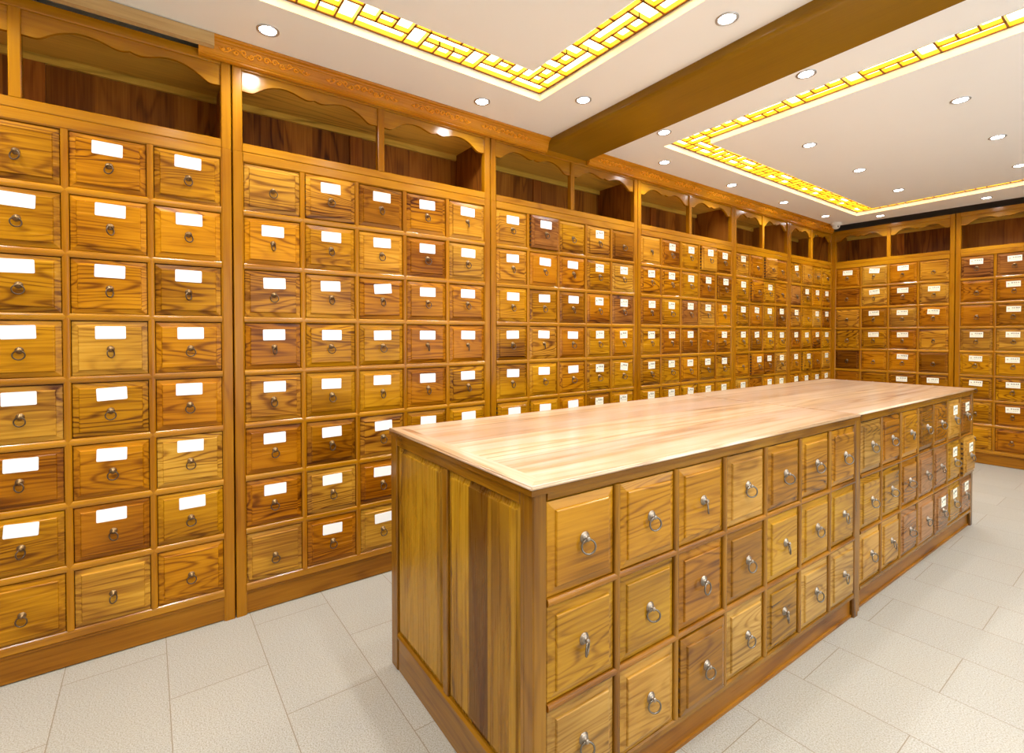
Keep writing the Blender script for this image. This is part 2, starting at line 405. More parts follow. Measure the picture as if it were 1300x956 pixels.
# ------------------------------------------------------------------ lower drawer cabinets
ROWP = .1892*S; ROW1 = 1.5295*S; SM = 1.6496*S; DEP = .40
def drawer_cabinet(label, loc, rotz, W, ncol, labels, outs={}, tones={}, seed=1, skip=(), lz=.052, kick=True):
    rnd = random.Random(seed)
    r = thing('drawer_cabinet', label, 'cabinet', loc, rotz, None)
    W = W - .005
    p = (W - 2*.0245*S)/ncol; m = .0245*S
    sw, rw = .0185*S, .0215*S
    zb = .1118*S; zt = ROW1 + ROWP/2 - rw/2
    # carcass
    c = MB(); c.box(0, .012, .02, .018, DEP, SM); c.box(W-.018, .012, .02, W, DEP, SM)
    c.box(.018, DEP-.012, .02, W-.018, DEP, SM); c.box(.018, .012, SM-.02, W-.018, DEP-.012, SM); c.box(.018, .03, .07, W-.018, DEP-.012, .088)
    build('carcass', c, M['fv'], r)
    dk = MB(); dk.box(.018, .030, .088, W-.018, .034, SM-.02)
    build('gap_shade_panel', dk, M['gap'], r)  # dark sheet added as painted shade behind the drawers
    # posts
    pw = m + sw/2
    for x0 in (0, W-pw):
        b = MB(); e = .003
        b.extrude([(x0, .03), (x0, -.003+e), (x0+e, -.0045), (x0+pw-.008, -.0045), (x0+pw-.004, -.0015), (x0+pw-.0015, .0), (x0+pw, .002), (x0+pw, .03)] if x0 == 0 else
                  [(x0, .03), (x0, .002), (x0+.0015, .0), (x0+.004, -.0015), (x0+.008, -.0045), (x0+pw-e, -.0045), (x0+pw, -.003+e), (x0+pw, .03)],
                  .0, SM-.0008, lambda p_, q_, a: (p_, q_, a))
        build('post', b, M['fv'], r)
    # top and bottom rails
    b = MB(); b.extrude([(.028, SM-.0008), (-.002, SM-.0008), (-.0045, SM-.004), (-.0045, zt+.006), (-.002, zt+.003), (.001, zt+.0), (.028, zt)], pw-.002, W-pw+.002, lambda p_, q_, a: (a, p_, q_))
    build('rail', b, M['fh'], r)
    b = MB(); b.extrude([(.028, zb), (.001, zb), (-.003, zb-.004), (-.0045, zb-.010), (-.0045, zb-.030), (-.001, zb-.034), (.028, zb-.034)], pw-.002, W-pw+.002, lambda p_, q_, a: (a, p_, q_))
    build('rail', b, M['fh'], r)
    if kick:
        b = MB(); b.extrude([(.028, zb-.034), (.004, zb-.034), (.0005, zb-.038), (.0005, zb-.044), (.004, zb-.048), (.004, .004), (.028, .004)], pw-.002, W-pw+.002, lambda p_, q_, a: (a, p_, q_))
        build('kickboard', b, M['kick'], r)
    prof = bar_profile(rw, .028, .006)
    for k in range(1, 8):
        b = MB(); z = ROW1 + ROWP/2 - ROWP*k
        b.extrude([(q_, z+p_) for p_, q_ in prof], pw-.002, W-pw+.002, lambda p_, q_, a: (a, p_, q_))
        build('rail', b, M['fh'], r, tone=(rnd.uniform(.92, 1.12),)*3)
    prof = bar_profile(sw, .028, .006)
    for k in range(1, ncol):
        b = MB(); x = m + p*k
        b.extrude([(x+p_, q_) for p_, q_ in prof], zb-.002, zt+.002, lambda p_, q_, a: (p_, q_, a))
        build('stile', b, M['fv'], r, tone=(rnd.uniform(.92, 1.1),)*3)
    for col in range(ncol):
        for row in range(8):
            if (col, row) in skip: continue
            x = m + p*(col+.5); z = ROW1 - ROWP*row
            w, h = p - sw - .004, ROWP - rw - .004
            if row == 7:
                low = z - (ROWP-rw)/2 - zb; h += low; z -= low/2
            lab = labels[row][col]
            add_drawer(r, x, z - .0008, w, h, None if lab == '.' else lab, outs.get((col, row), rnd.uniform(0, .0025)), tones.get((col, row)), rnd, lz=lz)
    return r

# ------------------------------------------------------------------ upper open shelf cabinets
def valance_profile(x0, x1, zt, depth):
    key = [(0, .98), (.06, 1.0), (.075, .97), (.11, .78), (.15, .58), (.20, .42), (.25, .335), (.30, .33), (.35, .39), (.40, .51), (.44, .585), (.475, .56), (.5, .49)]
    key = key + [(1-a, b) for a, b in reversed(key[:-1])]
    def ev(t):
        for (a, b), (c, d) in zip(key, key[1:]):
            if a <= t <= c: return b + (d-b)*(t-a)/(c-a)
        return 1
    # smooth a little
    n = 64; vals = [ev(i/n) for i in range(n+1)]
    sm = vals[:]
    for i in range(2, n-1):
        if abs(i/n - .5) > .02: sm[i] = (vals[i-1] + vals[i]*2 + vals[i+1])/4
    return [(x0 + (x1-x0)*i/n, zt - depth*sm[i]) for i in range(n+1)]
def shelf_cabinet(label, loc, rotz, W, bays, depth=.40, valdepth=.088):
    r = thing('open_shelf_cabinet', label, 'cabinet', loc, rotz, None)
    W -= .005
    H = .317*S; zo0, zo1 = .0305*S, .2855*S; pw = .0310*S; dw = .028*S
    c = MB(); c.box(0, .012, 0, .016, depth, H); c.box(W-.016, .012, 0, W, depth, H)
    c.box(.016, .02, zo0-.018, W-.016, depth-.01, zo0-.002)
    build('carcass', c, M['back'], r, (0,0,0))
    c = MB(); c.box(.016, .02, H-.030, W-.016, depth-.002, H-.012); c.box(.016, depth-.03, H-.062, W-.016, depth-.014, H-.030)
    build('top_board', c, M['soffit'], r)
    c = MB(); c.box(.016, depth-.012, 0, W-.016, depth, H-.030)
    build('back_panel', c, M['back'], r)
    for x0 in (0, W-pw):
        b = MB(); b.extrude([(x0, .03), (x0, -.001), (x0+.003, -.0045), (x0+pw-.003, -.0045), (x0+pw, -.001), (x0+pw, .03)], 0, H, lambda p_, q_, a: (p_, q_, a))
        build('post', b, M['fv'], r)
    b = MB(); b.extrude([(.028, zo0), (-.001, zo0), (-.0045, zo0-.003), (-.0045, .003), (-.002, 0), (.028, 0)], pw, W-pw, lambda p_, q_, a: (a, p_, q_))
    build('rail', b, M['fh'], r)
    b = MB(); b.extrude([(.028, zo1), (-.001, zo1), (-.0045, zo1+.003), (-.0045, H), (.028, H)], pw, W-pw, lambda p_, q_, a: (a, p_, q_))
    build('rail', b, M['fh'], r)
    xs = [pw] + [W*k/bays for k in range(1, bays)] + [W-pw]
    for k in range(1, bays):
        b = MB(); x = W*k/bays
        b.extrude([(x-dw/2, .03), (x-dw/2, -.001), (x-dw/2+.003, -.0040), (x+dw/2-.003, -.0040), (x+dw/2, -.001), (x+dw/2, .03)], zo0, zo1, lambda p_, q_, a: (p_, q_, a))
        build('divider', b, M['fv'], r)
        b = MB(); b.box(x-.035, depth-.024, zo0-.002, x+.035, depth-.012, H-.03)
        build('back_batten', b, M['back'], r, tone=(1.5, 1.5, 1.5))
    for k in range(bays):
        x0 = xs[k] + (dw/2 if k > 0 else 0); x1 = xs[k+1] - (dw/2 if k < bays-1 else 0)
        prof = valance_profile(x0, x1, zo1, valdepth)
        b = MB(); n = len(prof)
        top = [(x, zo1+.002) for x, z in prof]
        v = []; f = []
        for y in (.006, .022):
            v += [(x, y, z) for x, z in prof] + [(x, y, z) for x, z in top]
        for i in range(n-1):
            f += [(i, i+1, n+i+1, n+i), (2*n+i, 3*n+i, 3*n+i+1, 2*n+i+1), (i, 2*n+i, 2*n+i+1, i+1), (n+i, n+i+1, 3*n+i+1, 3*n+i)]
        f += [(0, n, 3*n, 2*n), (n-1, 3*n-1, 4*n-1, 2*n-1)]
        b.add(v, f)
        build('valance', b, M['fh'], r, tone=(1.0, 1.02, 1.1))
    return r

def rows(*a): return [list(x) for x in a]
SEAM = {'A': .245, 'B': 1.3324, 'C': 2.4094, 'D': 3.4935, 'E': 4.3502, 'F': 5.2110}
L90 = PI/2
LA = rows('bb.bb', 'bbbbb', 'bbbbb', 'bbbbb', 'bbbbb', 'bbbbb', 'bbbbb', '.....')
LB = rows('.bbbb', 'bbbbb', 'bbbbb', 'bbbbb', 'bbbbb', 'bbbbb', 'bbbbb', '.bbbb')
LC = rows('bb.n.', 'bbbnn', 'bbbnn', 'bbbnn', 'bbbnn', 'bbbnn', 'bbbnn', 'bbbnn')
LD = rows('.nnnn', 'nnnnn', 'nnnnn', 'nnn.n', 'nnnnn', 'nnnnn', 'nnnnn', 'nn.nn')
LE = rows('n...', 'n.n.', 'nnnn', 'nnnn', '.nnn', 'n.nn', 'nnnn', 'n.nn')
LF = rows('n...', '.nnn', 'n.nn', 'nnnn', 'nn.n', 'nnnn', 'nnnn', 'n.nn')
LG = rows('www.', '.www', '.www', '.ww.', '..w.', '..ww', 'w.ww', '....')
LH = rows('wwwww', '.wwww', '.wwww', 'wwwww', 'wwwww', 'wwwww', '.wwww', '.....')
def lw(y): return (0, y*S, 0)
spec = [
 ('golden wood drawer cabinet nearest the camera, big blank labels, cut by the left picture edge', .245-1.084, 1.084, 5, LA, {(3,1): .004}, {(3,0): 'o', (4,0): 'n', (2,0): 'n', (3,1): 'o', (3,2): 'o', (4,2): 'n', (3,3): 'y', (4,3): 'o', (2,3): 'n', (2,4): 'y', (3,4): 'n', (4,4): 'r', (2,5): 'r', (3,5): 'o', (4,5): 'y', (3,6): 'r', (4,6): 'n', (3,7): 'y', (4,7): 'o', (2,7): 'n', (2,1): 'n', (2,2): 'n', (4,1): 'o', (2,6): 'n'}, 2),
 ('golden wood drawer cabinet second from the left, all blank white labels, behind the counter end', .245, 1.0874, 5, LB, {(1,0): .010}, {(0,0): 'y', (1,0): 'l', (2,0): 'd', (3,0): 'o', (4,0): 'l', (0,1): 'o', (1,1): 'n', (2,1): 'l', (0,2): 'l', (1,2): 'l', (0,3): 'r', (0,4): 'l', (1,4): 'n', (0,5): 'r', (1,5): 'd', (2,5): 'l', (0,6): 'r', (1,6): 'y', (2,6): 'r', (0,7): 'y', (1,7): 'r', (2,7): 'y', (3,1): 'r', (4,1): 'y', (2,2): 'o', (3,2): 'o', (4,2): 'o', (3,3): 'r', (4,3): 'r', (1,3): 'n', (2,3): 'n', (3,4): 'r', (2,4): 'n', (4,4): 'n'}, 3),
 ('golden wood drawer cabinet on the long wall mixing blank labels with small written ones', 1.3324, 1.077, 5, LC, {(1,0): .022, (0,5): .014, (1,5): .012, (1,1): .006}, {(0,0): 'l', (1,0): 'p', (2,0): 'n', (3,0): 'l', (4,0): 'd', (0,1): 'l', (1,1): 'r', (2,1): 'r', (2,2): 'd', (3,2): 'r', (0,2): 'n', (1,2): 'n', (2,3): 'r', (3,5): 'd', (4,2): 'p'}, 4),
 ('golden wood drawer cabinet on the long wall, starting just right of the ceiling beam end', 2.4094, 1.084, 5, LD, {(3,0): .022, (4,1): .012, (3,1): .004}, {(0,0): 'l', (1,0): 'r', (2,0): 'n', (3,0): 'l', (4,0): 'd', (0,2): 'r', (2,2): 'p', (4,3): 'o', (0,3): 'n', (3,3): 'r', (4,4): 'n'}, 5),
 ('four column wooden drawer cabinet on the long wall, second from the room corner', 3.4935, .8567, 4, LE, {(2,0): .028, (1,1): .020, (1,4): .024, (1,0): .006}, {(0,0): 'l', (1,0): 'r', (2,0): 'l', (3,0): 'o', (1,4): 'r', (0,4): 'o', (3,1): 'o'}, 6),
 ('four column wooden drawer cabinet at the far end of the long wall, in the corner', 4.3502, .8608, 4, LF, {(1,0): .012, (1,2): .012, (1,4): .020}, {(0,1): 'p', (1,0): 'l', (2,4): 'r', (0,2): 'l'}, 7)]
for lb, y, W, n, lab, outs, tn, sd in spec:
    drawer_cabinet(lb, lw(y), L90, W*S, n, lab, outs, tn, sd, lz=.060 if y < 0 else .052)
YD = 5.211
drawer_cabinet('four column wooden drawer cabinet on the far end wall, next to the corner', (0, YD*S, 0), 0, .8815*S, 4, LG, {}, {(0,0): 'r', (1,0): 'y', (2,0): 'r', (3,0): 'l', (0,1): 'r', (1,1): 'y', (2,1): 'r', (3,1): 'y', (1,2): 'd', (2,2): 'y', (3,2): 'r', (0,2): 'l', (0,3): 'n', (1,3): 'n', (2,3): 'r', (3,3): 'l', (0,4): 'x', (1,4): 'r', (2,4): 'r', (3,4): 'd', (3,5): 'd'}, 8)
drawer_cabinet('wooden drawer cabinet on the far end wall, running off the right picture edge', (.8815*S, YD*S, 0), 0, 1.084*S, 5, LH, {}, {(0,0): 'p', (1,0): 'p', (0,1): 'r', (1,1): 'r', (0,2): 'r', (1,2): 'd', (0,3): 'y', (1,3): 'y', (0,4): 'n', (1,4): 'n', (0,5): 'n', (1,5): 'n', (0,6): 'n', (1,6): 'r', (0,7): 'n', (1,7): 'r'}, 9)

ups = [('open wooden shelf box with scalloped valances, above the drawer cabinet nearest the camera', .245-1.084, 1.084),
 ('open wooden shelf box with two scalloped bays, above the second drawer cabinet from the left', .245, 1.0874),
 ('open wooden shelf box with two bays, directly left of and under the ceiling beam end', 1.3324, 1.077),
 ('open wooden shelf box with two bays, first one right of the ceiling beam', 2.4094, 1.084),
 ('narrower open shelf box on the long wall, second from the room corner', 3.4935, .8567),
 ('narrower open shelf box on the long wall, ending in the room corner', 4.3502, .8608)]
for lb, y, W in ups:
    shelf_cabinet(lb, (0, y*S, SM), L90, W*S, 2)
shelf_cabinet('open shelf box with two scalloped bays on the far end wall, next to the corner', (0, YD*S, SM), 0, .8815*S, 2)
shelf_cabinet('open shelf box on the far end wall, running off the right picture edge', (.8815*S, YD*S, SM), 0, 1.084*S, 2)

# ------------------------------------------------------------------ centre counters
SL = .0231
CR = PI/2 - math.atan(SL)
def counter(label, loc, labels, outs, tones, seed, left_end, right_end):
    rnd = random.Random(seed)
    r = thing('drawer_counter', label, 'counter', loc, CR, None)
    W = 1.4590*S; D = .705*S; n = 7; H = .7187*S; tt = .019*S
    p = .2008*S; m = (W - n*p)/2; sw = .0175*S; rw = .0155*S
    R1 = .588*S; RP = .2035*S
    zt = .684*S; zb = .0885*S
    pw = m + sw/2
    c = MB(); c.box(.018, .03, .06, .024, D-.02, H-tt); c.box(W-.024, .03, .06, W-.018, D-.02, H-tt); c.box(.02, D-.03, .06, W-.02, D-.018, H-tt)
    c.box(.02, .03, .06, W-.02, D-.03, .075)
    build('carcass', c, M['cv'], r)
    dk = MB(); dk.box(.02, .030, .075, W-.02, .034, H-tt-.001); build('gap_shade_panel', dk, M['gap'], r)  # shade inside the counter, put in as a near-black sheet
    for x0 in (0, W-pw):
        b = MB()
        pr = [(x0, .032), (x0, .0), (x0+.003, -.0035), (x0+pw-.006, -.0035), (x0+pw-.001, .0015), (x0+pw, .002), (x0+pw, .032)]
        if x0 > 0: pr = [(2*x0+pw-a, q) for a, q in pr]
        b.extrude(pr, 0, H-tt-.0005, lambda p_, q_, a: (p_, q_, a)); build('post', b, M['cv'], r)
    b = MB(); b.extrude([(.028, H-tt-.0005), (-.003, H-tt-.0005), (-.003, zt+.004), (.0, zt), (.028, zt)], pw, W-pw, lambda p_, q_, a: (a, p_, q_)); build('rail', b, M['ch'], r)
    b = MB(); b.extrude([(.028, zb), (.0, zb), (-.004, zb-.004), (-.0045, zb-.018), (-.001, zb-.022), (.028, zb-.022)], pw, W-pw, lambda p_, q_, a: (a, p_, q_)); build('rail', b, M['ch'], r)
    b = MB(); b.extrude([(.030, zb-.022), (.012, zb-.022), (.012, .012), (.006, .010), (.006, 0), (.030, 0)], pw, W-pw, lambda p_, q_, a: (a, p_, q_)); build('kickboard', b, M['kick'], r)
    prof = bar_profile(rw, .028, .0065)
    for k in (1, 2):
        z = R1 + RP/2 - RP*k; b = MB()
        b.extrude([(q_, z+p_) for p_, q_ in prof], pw, W-pw, lambda p_, q_, a: (a, p_, q_)); build('rail', b, M['ch'], r, tone=(1.25, 1.15, 1.2))
    prof = bar_profile(sw, .028, .0065)
    for k in range(1, n):
        x = m + p*k; b = MB()
        b.extrude([(x+p_, q_) for p_, q_ in prof], zb, zt, lambda p_, q_, a: (p_, q_, a)); build('stile', b, M['cv'], r, tone=(1.1, 1.1, 1.1))
    for col in range(n):
        for row in range(3):
            lab = labels[row][col]
            add_drawer(r, m + p*(col+.5), R1 - RP*row, p - sw - .0035, RP - rw - .0035, None if lab == '.' else lab, outs.get((col, row), rnd.uniform(0, .003)), tones.get((col, row)), rnd, 'cd', 1, .024, kn=.008)
    # top: slab with bead, mitred end board
    o = .005
    t = MB(); y0, y1, x0, x1 = -o, D + .002, -o if left_end else 0, W + (o if right_end else -.002)
    z0, z1 = H-tt, H
    eb = .055
    e0 = eb if left_end else 0; e1 = eb if right_end else 0
    def slab(poly, mat, edge):
        # poly ccw; chamfer handled with small inset top
        t.quadprism(poly, z0, z1, mat)
    slab([(x0+e0, y0+eb), (x1-e1, y0+eb), (x1-e1, y1-eb), (x0+e0, y1-eb)], M['top'], 0)
    slab([(x0, y0), (x1, y0), (x1-e1, y0+eb), (x0+e0, y0+eb)], M['top'], 0)
    slab([(x0+e0, y1-eb), (x1-e1, y1-eb), (x1, y1), (x0, y1)], M['top'], 0)
    if left_end: slab([(x0, y0), (x0+e0, y0+eb), (x0+e0, y1-eb), (x0, y1)], M['topend'], 0)
    if right_end: slab([(x1-e1, y0+eb), (x1, y0), (x1, y1), (x1-e1, y1-eb)], M['topend'], 0)
    build('worktop', t, None, r)
    t = MB(); t.box(x0-.0008, y0-.0008, z0-.0005, x1, y0+.004, z1-.0095, M['ch'])
    if left_end: t.box(x0-.0008, y0+.004, z0-.0005, x0+.004, y1, z1-.0095, M['ce'])
    build('apron', t, None, r, tone=(.8, .75, .7))
    # worktop edge bead, in pale top wood to stand in for its highlight
    t = MB()
    prof = [(0, z1-.0095), (-.003, z1-.0085), (-.004, z1-.006), (-.003, z1-.0035), (0, z1-.0025), (-.001, z1-.001), (0, z1+.0003)]
    t.extrude([(y0+a, z) for a, z in prof] + [(y0+.003, z1+.0003), (y0+.003, z1-.0095)], x0, x1, lambda p_, q_, a: (a, p_, q_), M['top'], True)
    if left_end: t.extrude([(x0+a, z) for a, z in prof] + [(x0+.003, z1+.0003), (x0+.003, z1-.0095)], y0, y1, lambda p_, q_, a: (p_, a, q_), M['topend'], True)
    build('worktop_edging', t, None, r)
    # end frames
    def end(x, sgn):
        X = lambda a: x + sgn*a
        def eb_(nm, ya, yb, za, zb_, mat, thick=.0, bev=.003):
            b = MB(); f0 = -thick
            v = [(X(.02), ya, za), (X(.02), yb, za), (X(.02), yb, zb_), (X(.02), ya, zb_), (X(f0+bev), ya, za), (X(f0+bev), yb, za), (X(f0+bev), yb, zb_), (X(f0+bev), ya, zb_),
                 (X(f0), ya+bev, za+bev), (X(f0), yb-bev, za+bev), (X(f0), yb-bev, zb_-bev), (X(f0), ya+bev, zb_-bev)]
            b.add(v, [(0,1,2,3), (0,4,5,1), (1,5,6,2), (2,6,7,3), (3,7,4,0), (4,8,9,5), (5,9,10,6), (6,10,11,7), (7,11,8,4), (8,11,10,9)])
            return build(nm, b, mat, r)
        yF, yB = .0325, D + .0
        eb_('end_post', .0325, .0325+.0175, 0, H-tt-.0005, M['cv']); eb_('end_post', D-.055, D, 0, H-tt-.0005, M['cv'])
        a0, a1 = .05, D-.055; mid0, mid1 = D*.487 - .0, D*.487 + .030
        eb_('end_stile', mid0, mid1, .14, H-tt-.034, M['cv'], -.001)
        eb_('end_rail', a0, a1, H-tt-.034, H-tt-.0005, M['ce'], 0)
        eb_('end_skirt', a0, a1, 0, .118, M['ce'], -.004); eb_('end_rail', a0, a1, .118, .14, M['ce'], .003, .007)
        for ya, yb in ((a0, mid0), (mid1, a1)):
            b = MB(); za, zb2 = .14, H-tt-.034
            def ring(i, f): return [(X(f), ya+i, za+i), (X(f), yb-i, za+i), (X(f), yb-i, zb2-i), (X(f), ya+i, zb2-i)]
            L = [ring(0, .02), ring(0, .011), ring(.003, .011), ring(.018, .0065), ring(.020, .003), ring(.023, .0025)]
            v = [q for l in L for q in l]; f = [(i*4+k, i*4+(k+1) % 4, (i+1)*4+(k+1) % 4, (i+1)*4+k) for i in range(len(L)-1) for k in range(4)]
            f += [(20, 21, 22, 23), (3, 2, 1, 0)]
            b.add(v, f); build('end_panel', b, M['endp'], r)
    if left_end: end(0, 1)
    if right_end: end(W, -1)
    return r
ctr = dict()
counter('long wooden drawer counter in the foreground with panelled end, no paper labels on its drawers', ((1.246+SL*.5766)*S, .5766*S, 0), rows('.......', '.......', '.......'),
        {(2,2): .012}, {(0,0): 'o', (1,0): 'o', (2,0): 'o', (0,1): 'n', (1,1): 'n', (2,1): 'r', (3,1): 'd', (2,2): 'd', (3,2): 'y', (3,0): 'l', (4,1): 'n', (4,2): 'n', (5,2): 'y', (6,2): 'y', (0,2): 'y', (1,2): 'l', (4,0): 'o', (5,0): 'o', (6,0): 'o', (5,1): 'n', (6,1): 'n'}, 21, True, False)
y2 = 2.0425
counter('matching wooden drawer counter behind the foreground one, with small labels at its far end', ((1.2360+SL*y2)*S, y2*S, 0), rows('.....tt', '.....tt', '....ttt'),
        {(6,1): .022, (5,2): .004, (4,2): .012, (3,2): .006}, {(0,0): 'y', (1,0): 'r', (2,0): 'o', (3,0): 'd', (4,0): 'r', (5,0): 'l', (6,0): 'r', (0,1): 'n', (1,1): 'n', (2,1): 'r', (3,1): 'p', (4,1): 'p', (5,1): 'n', (6,1): 'l', (0,2): 'l', (1,2): 'l', (2,2): 'p', (3,2): 'p', (4,2): 'p', (5,2): 'n', (6,2): 'p'}, 22, False, True)

# ------------------------------------------------------------------ room
X1, Y0, YB = 3.25, -1.7, YD + .33
H = 2.01
b = MB(); b.box(-.34*S, Y0*S, -.1, X1*S, YB*S, 0); struct('floor', b, M['floor'])
b = MB(); b.box(-.40*S, Y0*S, 0, -.335*S, YB*S, 2.35*S); struct('wall_left', b, M['wallp'])
b = MB(); b.box(-.40*S, YB*S, 0, X1*S, (YB+.06)*S, 2.35*S); struct('wall_back', b, M['void'])
b = MB(); b.box(X1*S, Y0*S, 0, (X1+.06)*S, YB*S, 2.35*S); struct('wall_right', b, M['wallp'])
b = MB(); b.box(-.40*S, (Y0-.06)*S, 0, X1*S, Y0*S, 2.35*S); struct('wall_front', b, M['wallp'])
b = MB(); wy0, wy1, wz0, wz1 = .5*S, 3.6*S, .35*S, 1.75*S
for q in ((wy0-.05, wz0-.05, wy1+.05, wz0), (wy0-.05, wz1, wy1+.05, wz1+.05), (wy0-.05, wz0, wy0, wz1), (wy1, wz0, wy1+.05, wz1), ((wy0+wy1)/2-.025, wz0, (wy0+wy1)/2+.025, wz1)):
    b.box(X1*S-.03, q[0], q[1], X1*S-.0005, q[2], q[3])
o = struct('window_1', b, M['wallp'])
b = MB(); b.box(X1*S-.012, wy0, wz0, X1*S-.0006, wy1, wz1); build('daylit_pane', b, M['day'], o)
# ceiling with two ring shaped light slots
SLOT = .172; TH = .34
def T1(x, y): return (x*S, (y - .010*(x-.32))*S)
def T2(x, y):
    k = (y - 2.24)/2.62
    return (x*S, (y - (.034 + .055*k)*(x-.32))*S)
def ident(x, y): return (x*S, y*S)
K1 = (.318, -1.05, 2.46, 1.375); K2 = (.312, 2.240, 2.46, 4.865)
b = MB(); zc0, zc1 = H*S, (H+.10)*S
def cell(pts, za=zc0, zb=zc1): b.quadprism(pts, za, zb)
def rect(T, x0, y0, x1, y1): return [T(x0, y0), T(x1, y0), T(x1, y1), T(x0, y1)]
for K, T, ylo, yhi in ((K1, T1, Y0, 1.70), (K2, T2, 1.70, None)):
    x0, y0, x1, y1 = K
    lo = lambda x: (x*S, ylo*S)
    if yhi is None: hi = lambda x: (x*S, (5.165 + .02*x)*S)
    else: hi = lambda x: (x*S, yhi*S)
    xa, xb = -.335, X1
    cell([lo(xa), lo(x0), hi(x0), hi(xa)]); cell([lo(x1), lo(xb), hi(xb), hi(x1)])
    cell([lo(x0), lo(x1), T(x1, y0), T(x0, y0)]); cell([T(x0, y1), T(x1, y1), hi(x1), hi(x0)])
    w = SLOT
    cell(rect(T, x0+w, y0+w, x1-w, y1-w))
b.quadprism([(-.335*S, Y0*S), (X1*S, Y0*S), (X1*S, 5.165*S), (-.335*S, 5.165*S)], (H+.10)*S, (H+.12)*S)
b.quadprism([(-.335*S, 5.165*S), (X1*S, 5.165*S), (X1*S, YB*S), (-.335*S, YB*S)], (H+.12)*S, (H+.14)*S)
struct('ceiling', b, M['plaster'])
# lattice lights
def lattice_light(label, K, T, mirror):
    r = thing('lattice_ceiling_light', label, 'ceiling light', (0,0,0), 0, None)
    x0, y0, x1, y1 = K; w = SLOT; zl = (H+.028)*S; zh = (H+.046)*S; zp = (H+.060)*S
    pn = MB()
    for q in (rect(T, x0, y0, x0+w, y1), rect(T, x1-w, y0, x1, y1), rect(T, x0+w, y0, x1-w, y0+w), rect(T, x0+w, y1-w, x1-w, y1)):
        pn.quadprism(q, zp, zp+.01)
    build('light_panel', pn, M['glow'], r)
    lt = MB(); bw = .0062
    def bar(xa, ya, xb, yb, t=bw):
        lt.quadprism(rect(T, min(xa,xb)-t/2, min(ya,yb)-t/2, max(xa,xb)+t/2, max(ya,yb)+t/2), zl+.004, zh, M['lattice'])
        lt.quadprism(rect(T, min(xa,xb)-t/2, min(ya,yb)-t/2, max(xa,xb)+t/2, max(ya,yb)+t/2), zl, zl+.004, M['lattice_shaded'])
    # bands: local (a along, c across from the outer side)
    def band(Lx, f, start):
        # f(a,c)->x,y ; a from start..Lx-start
        c = [.010, .0625, .1145, w-.004]
        if mirror: c = [c[0], c[0]+(c[3]-c[2]), c[0]+(c[3]-c[1]), c[3]]
        def B(a0, c0, a1, c1, t=bw):
            p, q = f(a0, c0), f(a1, c1); bar(*p, *q, t=t)
        B(0.01, .006, Lx-.01, .006, .008); B(w-.004, w-.003, Lx-w+.004, w-.003, .006)
        # corner block
        if mirror:
            r1, r2, hi_, mid = c[2], c[1], c[0], c[1]
            out_, inn = w-.004, c[2]; other = (c[1], c[0])
            rowlong = (c[2], c[3]); rowsA, rowsB = (c[1], c[2]), (c[0], c[1])
        else:
            rowlong = (c[0], c[1]); rowsA, rowsB = (c[1], c[2]), (c[2], c[3])
        edgeL = c[2] if mirror else c[1]      # divider between long row (outer pair) and others
        edgeM = c[1] if mirror else c[2]
        oc = c[3] if mirror else c[0]; ic = c[0] if mirror else c[3]
        a = start; u = .0585
        B(start, .006, start, w-.004, .006)
        k = 0
        segs = ['Y', 'P', 'X', 'P']
        while a < Lx - w - .03:
            s_ = segs[k % 4]; k += 1
            ln = .061 if s_ == 'P' else 3*u
            e = min(a+ln, Lx-w)
            if s_ == 'P':
                B(a, edgeM, e, edgeM)
            elif s_ == 'Y':
                B(a, edgeL, e, edgeL)
                for j in (1, 2):
                    if a+j*u < e: B(a+j*u, edgeL, a+j*u, ic)
                if a+2*u < e: B(a+u, edgeM, a+2*u, edgeM)
            else:
                B(a, edgeL, e, edgeL); B(a, edgeM, e, edgeM)
                for j in (1, 2):
                    if a+j*u < e:
                        B(a+j*u, oc, a+j*u, edgeL); B(a+j*u, edgeM, a+j*u, ic)
            nxt = segs[k % 4]
            if s_ == 'Y' or nxt == 'Y': B(e, oc, e, ic)
            else: B(e, oc, e, edgeM)
            a = e
        B(Lx-w, .006, Lx-w, w-.004, .006)
    LX, LY = x1-x0, y1-y0
    band(LX, lambda a, c: (x0+a, y1-c), w+.005)
    band(LX, lambda a, c: (x0+a, y0+c), w+.005)
    band(LY, lambda a, c: (x0+c, y1-a), w-.006)
    band(LY, lambda a, c: (x1-c, y1-a), w-.006)
    # corner blocks
    for cx, sx in ((x0, 1), (x1, -1)):
        for cy, sy in ((y0, 1), (y1, -1)):
            q = lambda a, c: (cx+sx*a, cy+sy*c)
            def D_(a0, c0, a1, c1):
                p_, q_ = q(a0, c0), q(a1, c1); bar(*p_, *q_)
            D_(.062, .006, .062, w-.004); D_(.062, .058, w, .058); D_(.062, .110, w, .110); D_(.115, .058, .115, .110)
    build('lattice', lt, None, r)
    return r
lattice_light('glowing amber lattice light strip set in the ceiling nearest the camera, before the beam', K1, T1, False)
lattice_light('glowing amber lattice light strip in the ceiling beyond the beam, over the far end', K2, T2, True)

# beam
b = MB(); pr = [(0, H), (0, 1.985)]
for k in range(7):
    a = PI/2*k/6; pr.append((.018 - .018*math.cos(a), 1.983 - .018*math.sin(a)))
pr += [(.295, 1.965), (.300, 1.969), (.300, H)]
b.extrude(pr, .0, X1, lambda p_, q_, a: (a*S, (1.676 - .036*a + p_)*S, q_*S), None, False)
struct('trim_1', b, M['beam'])
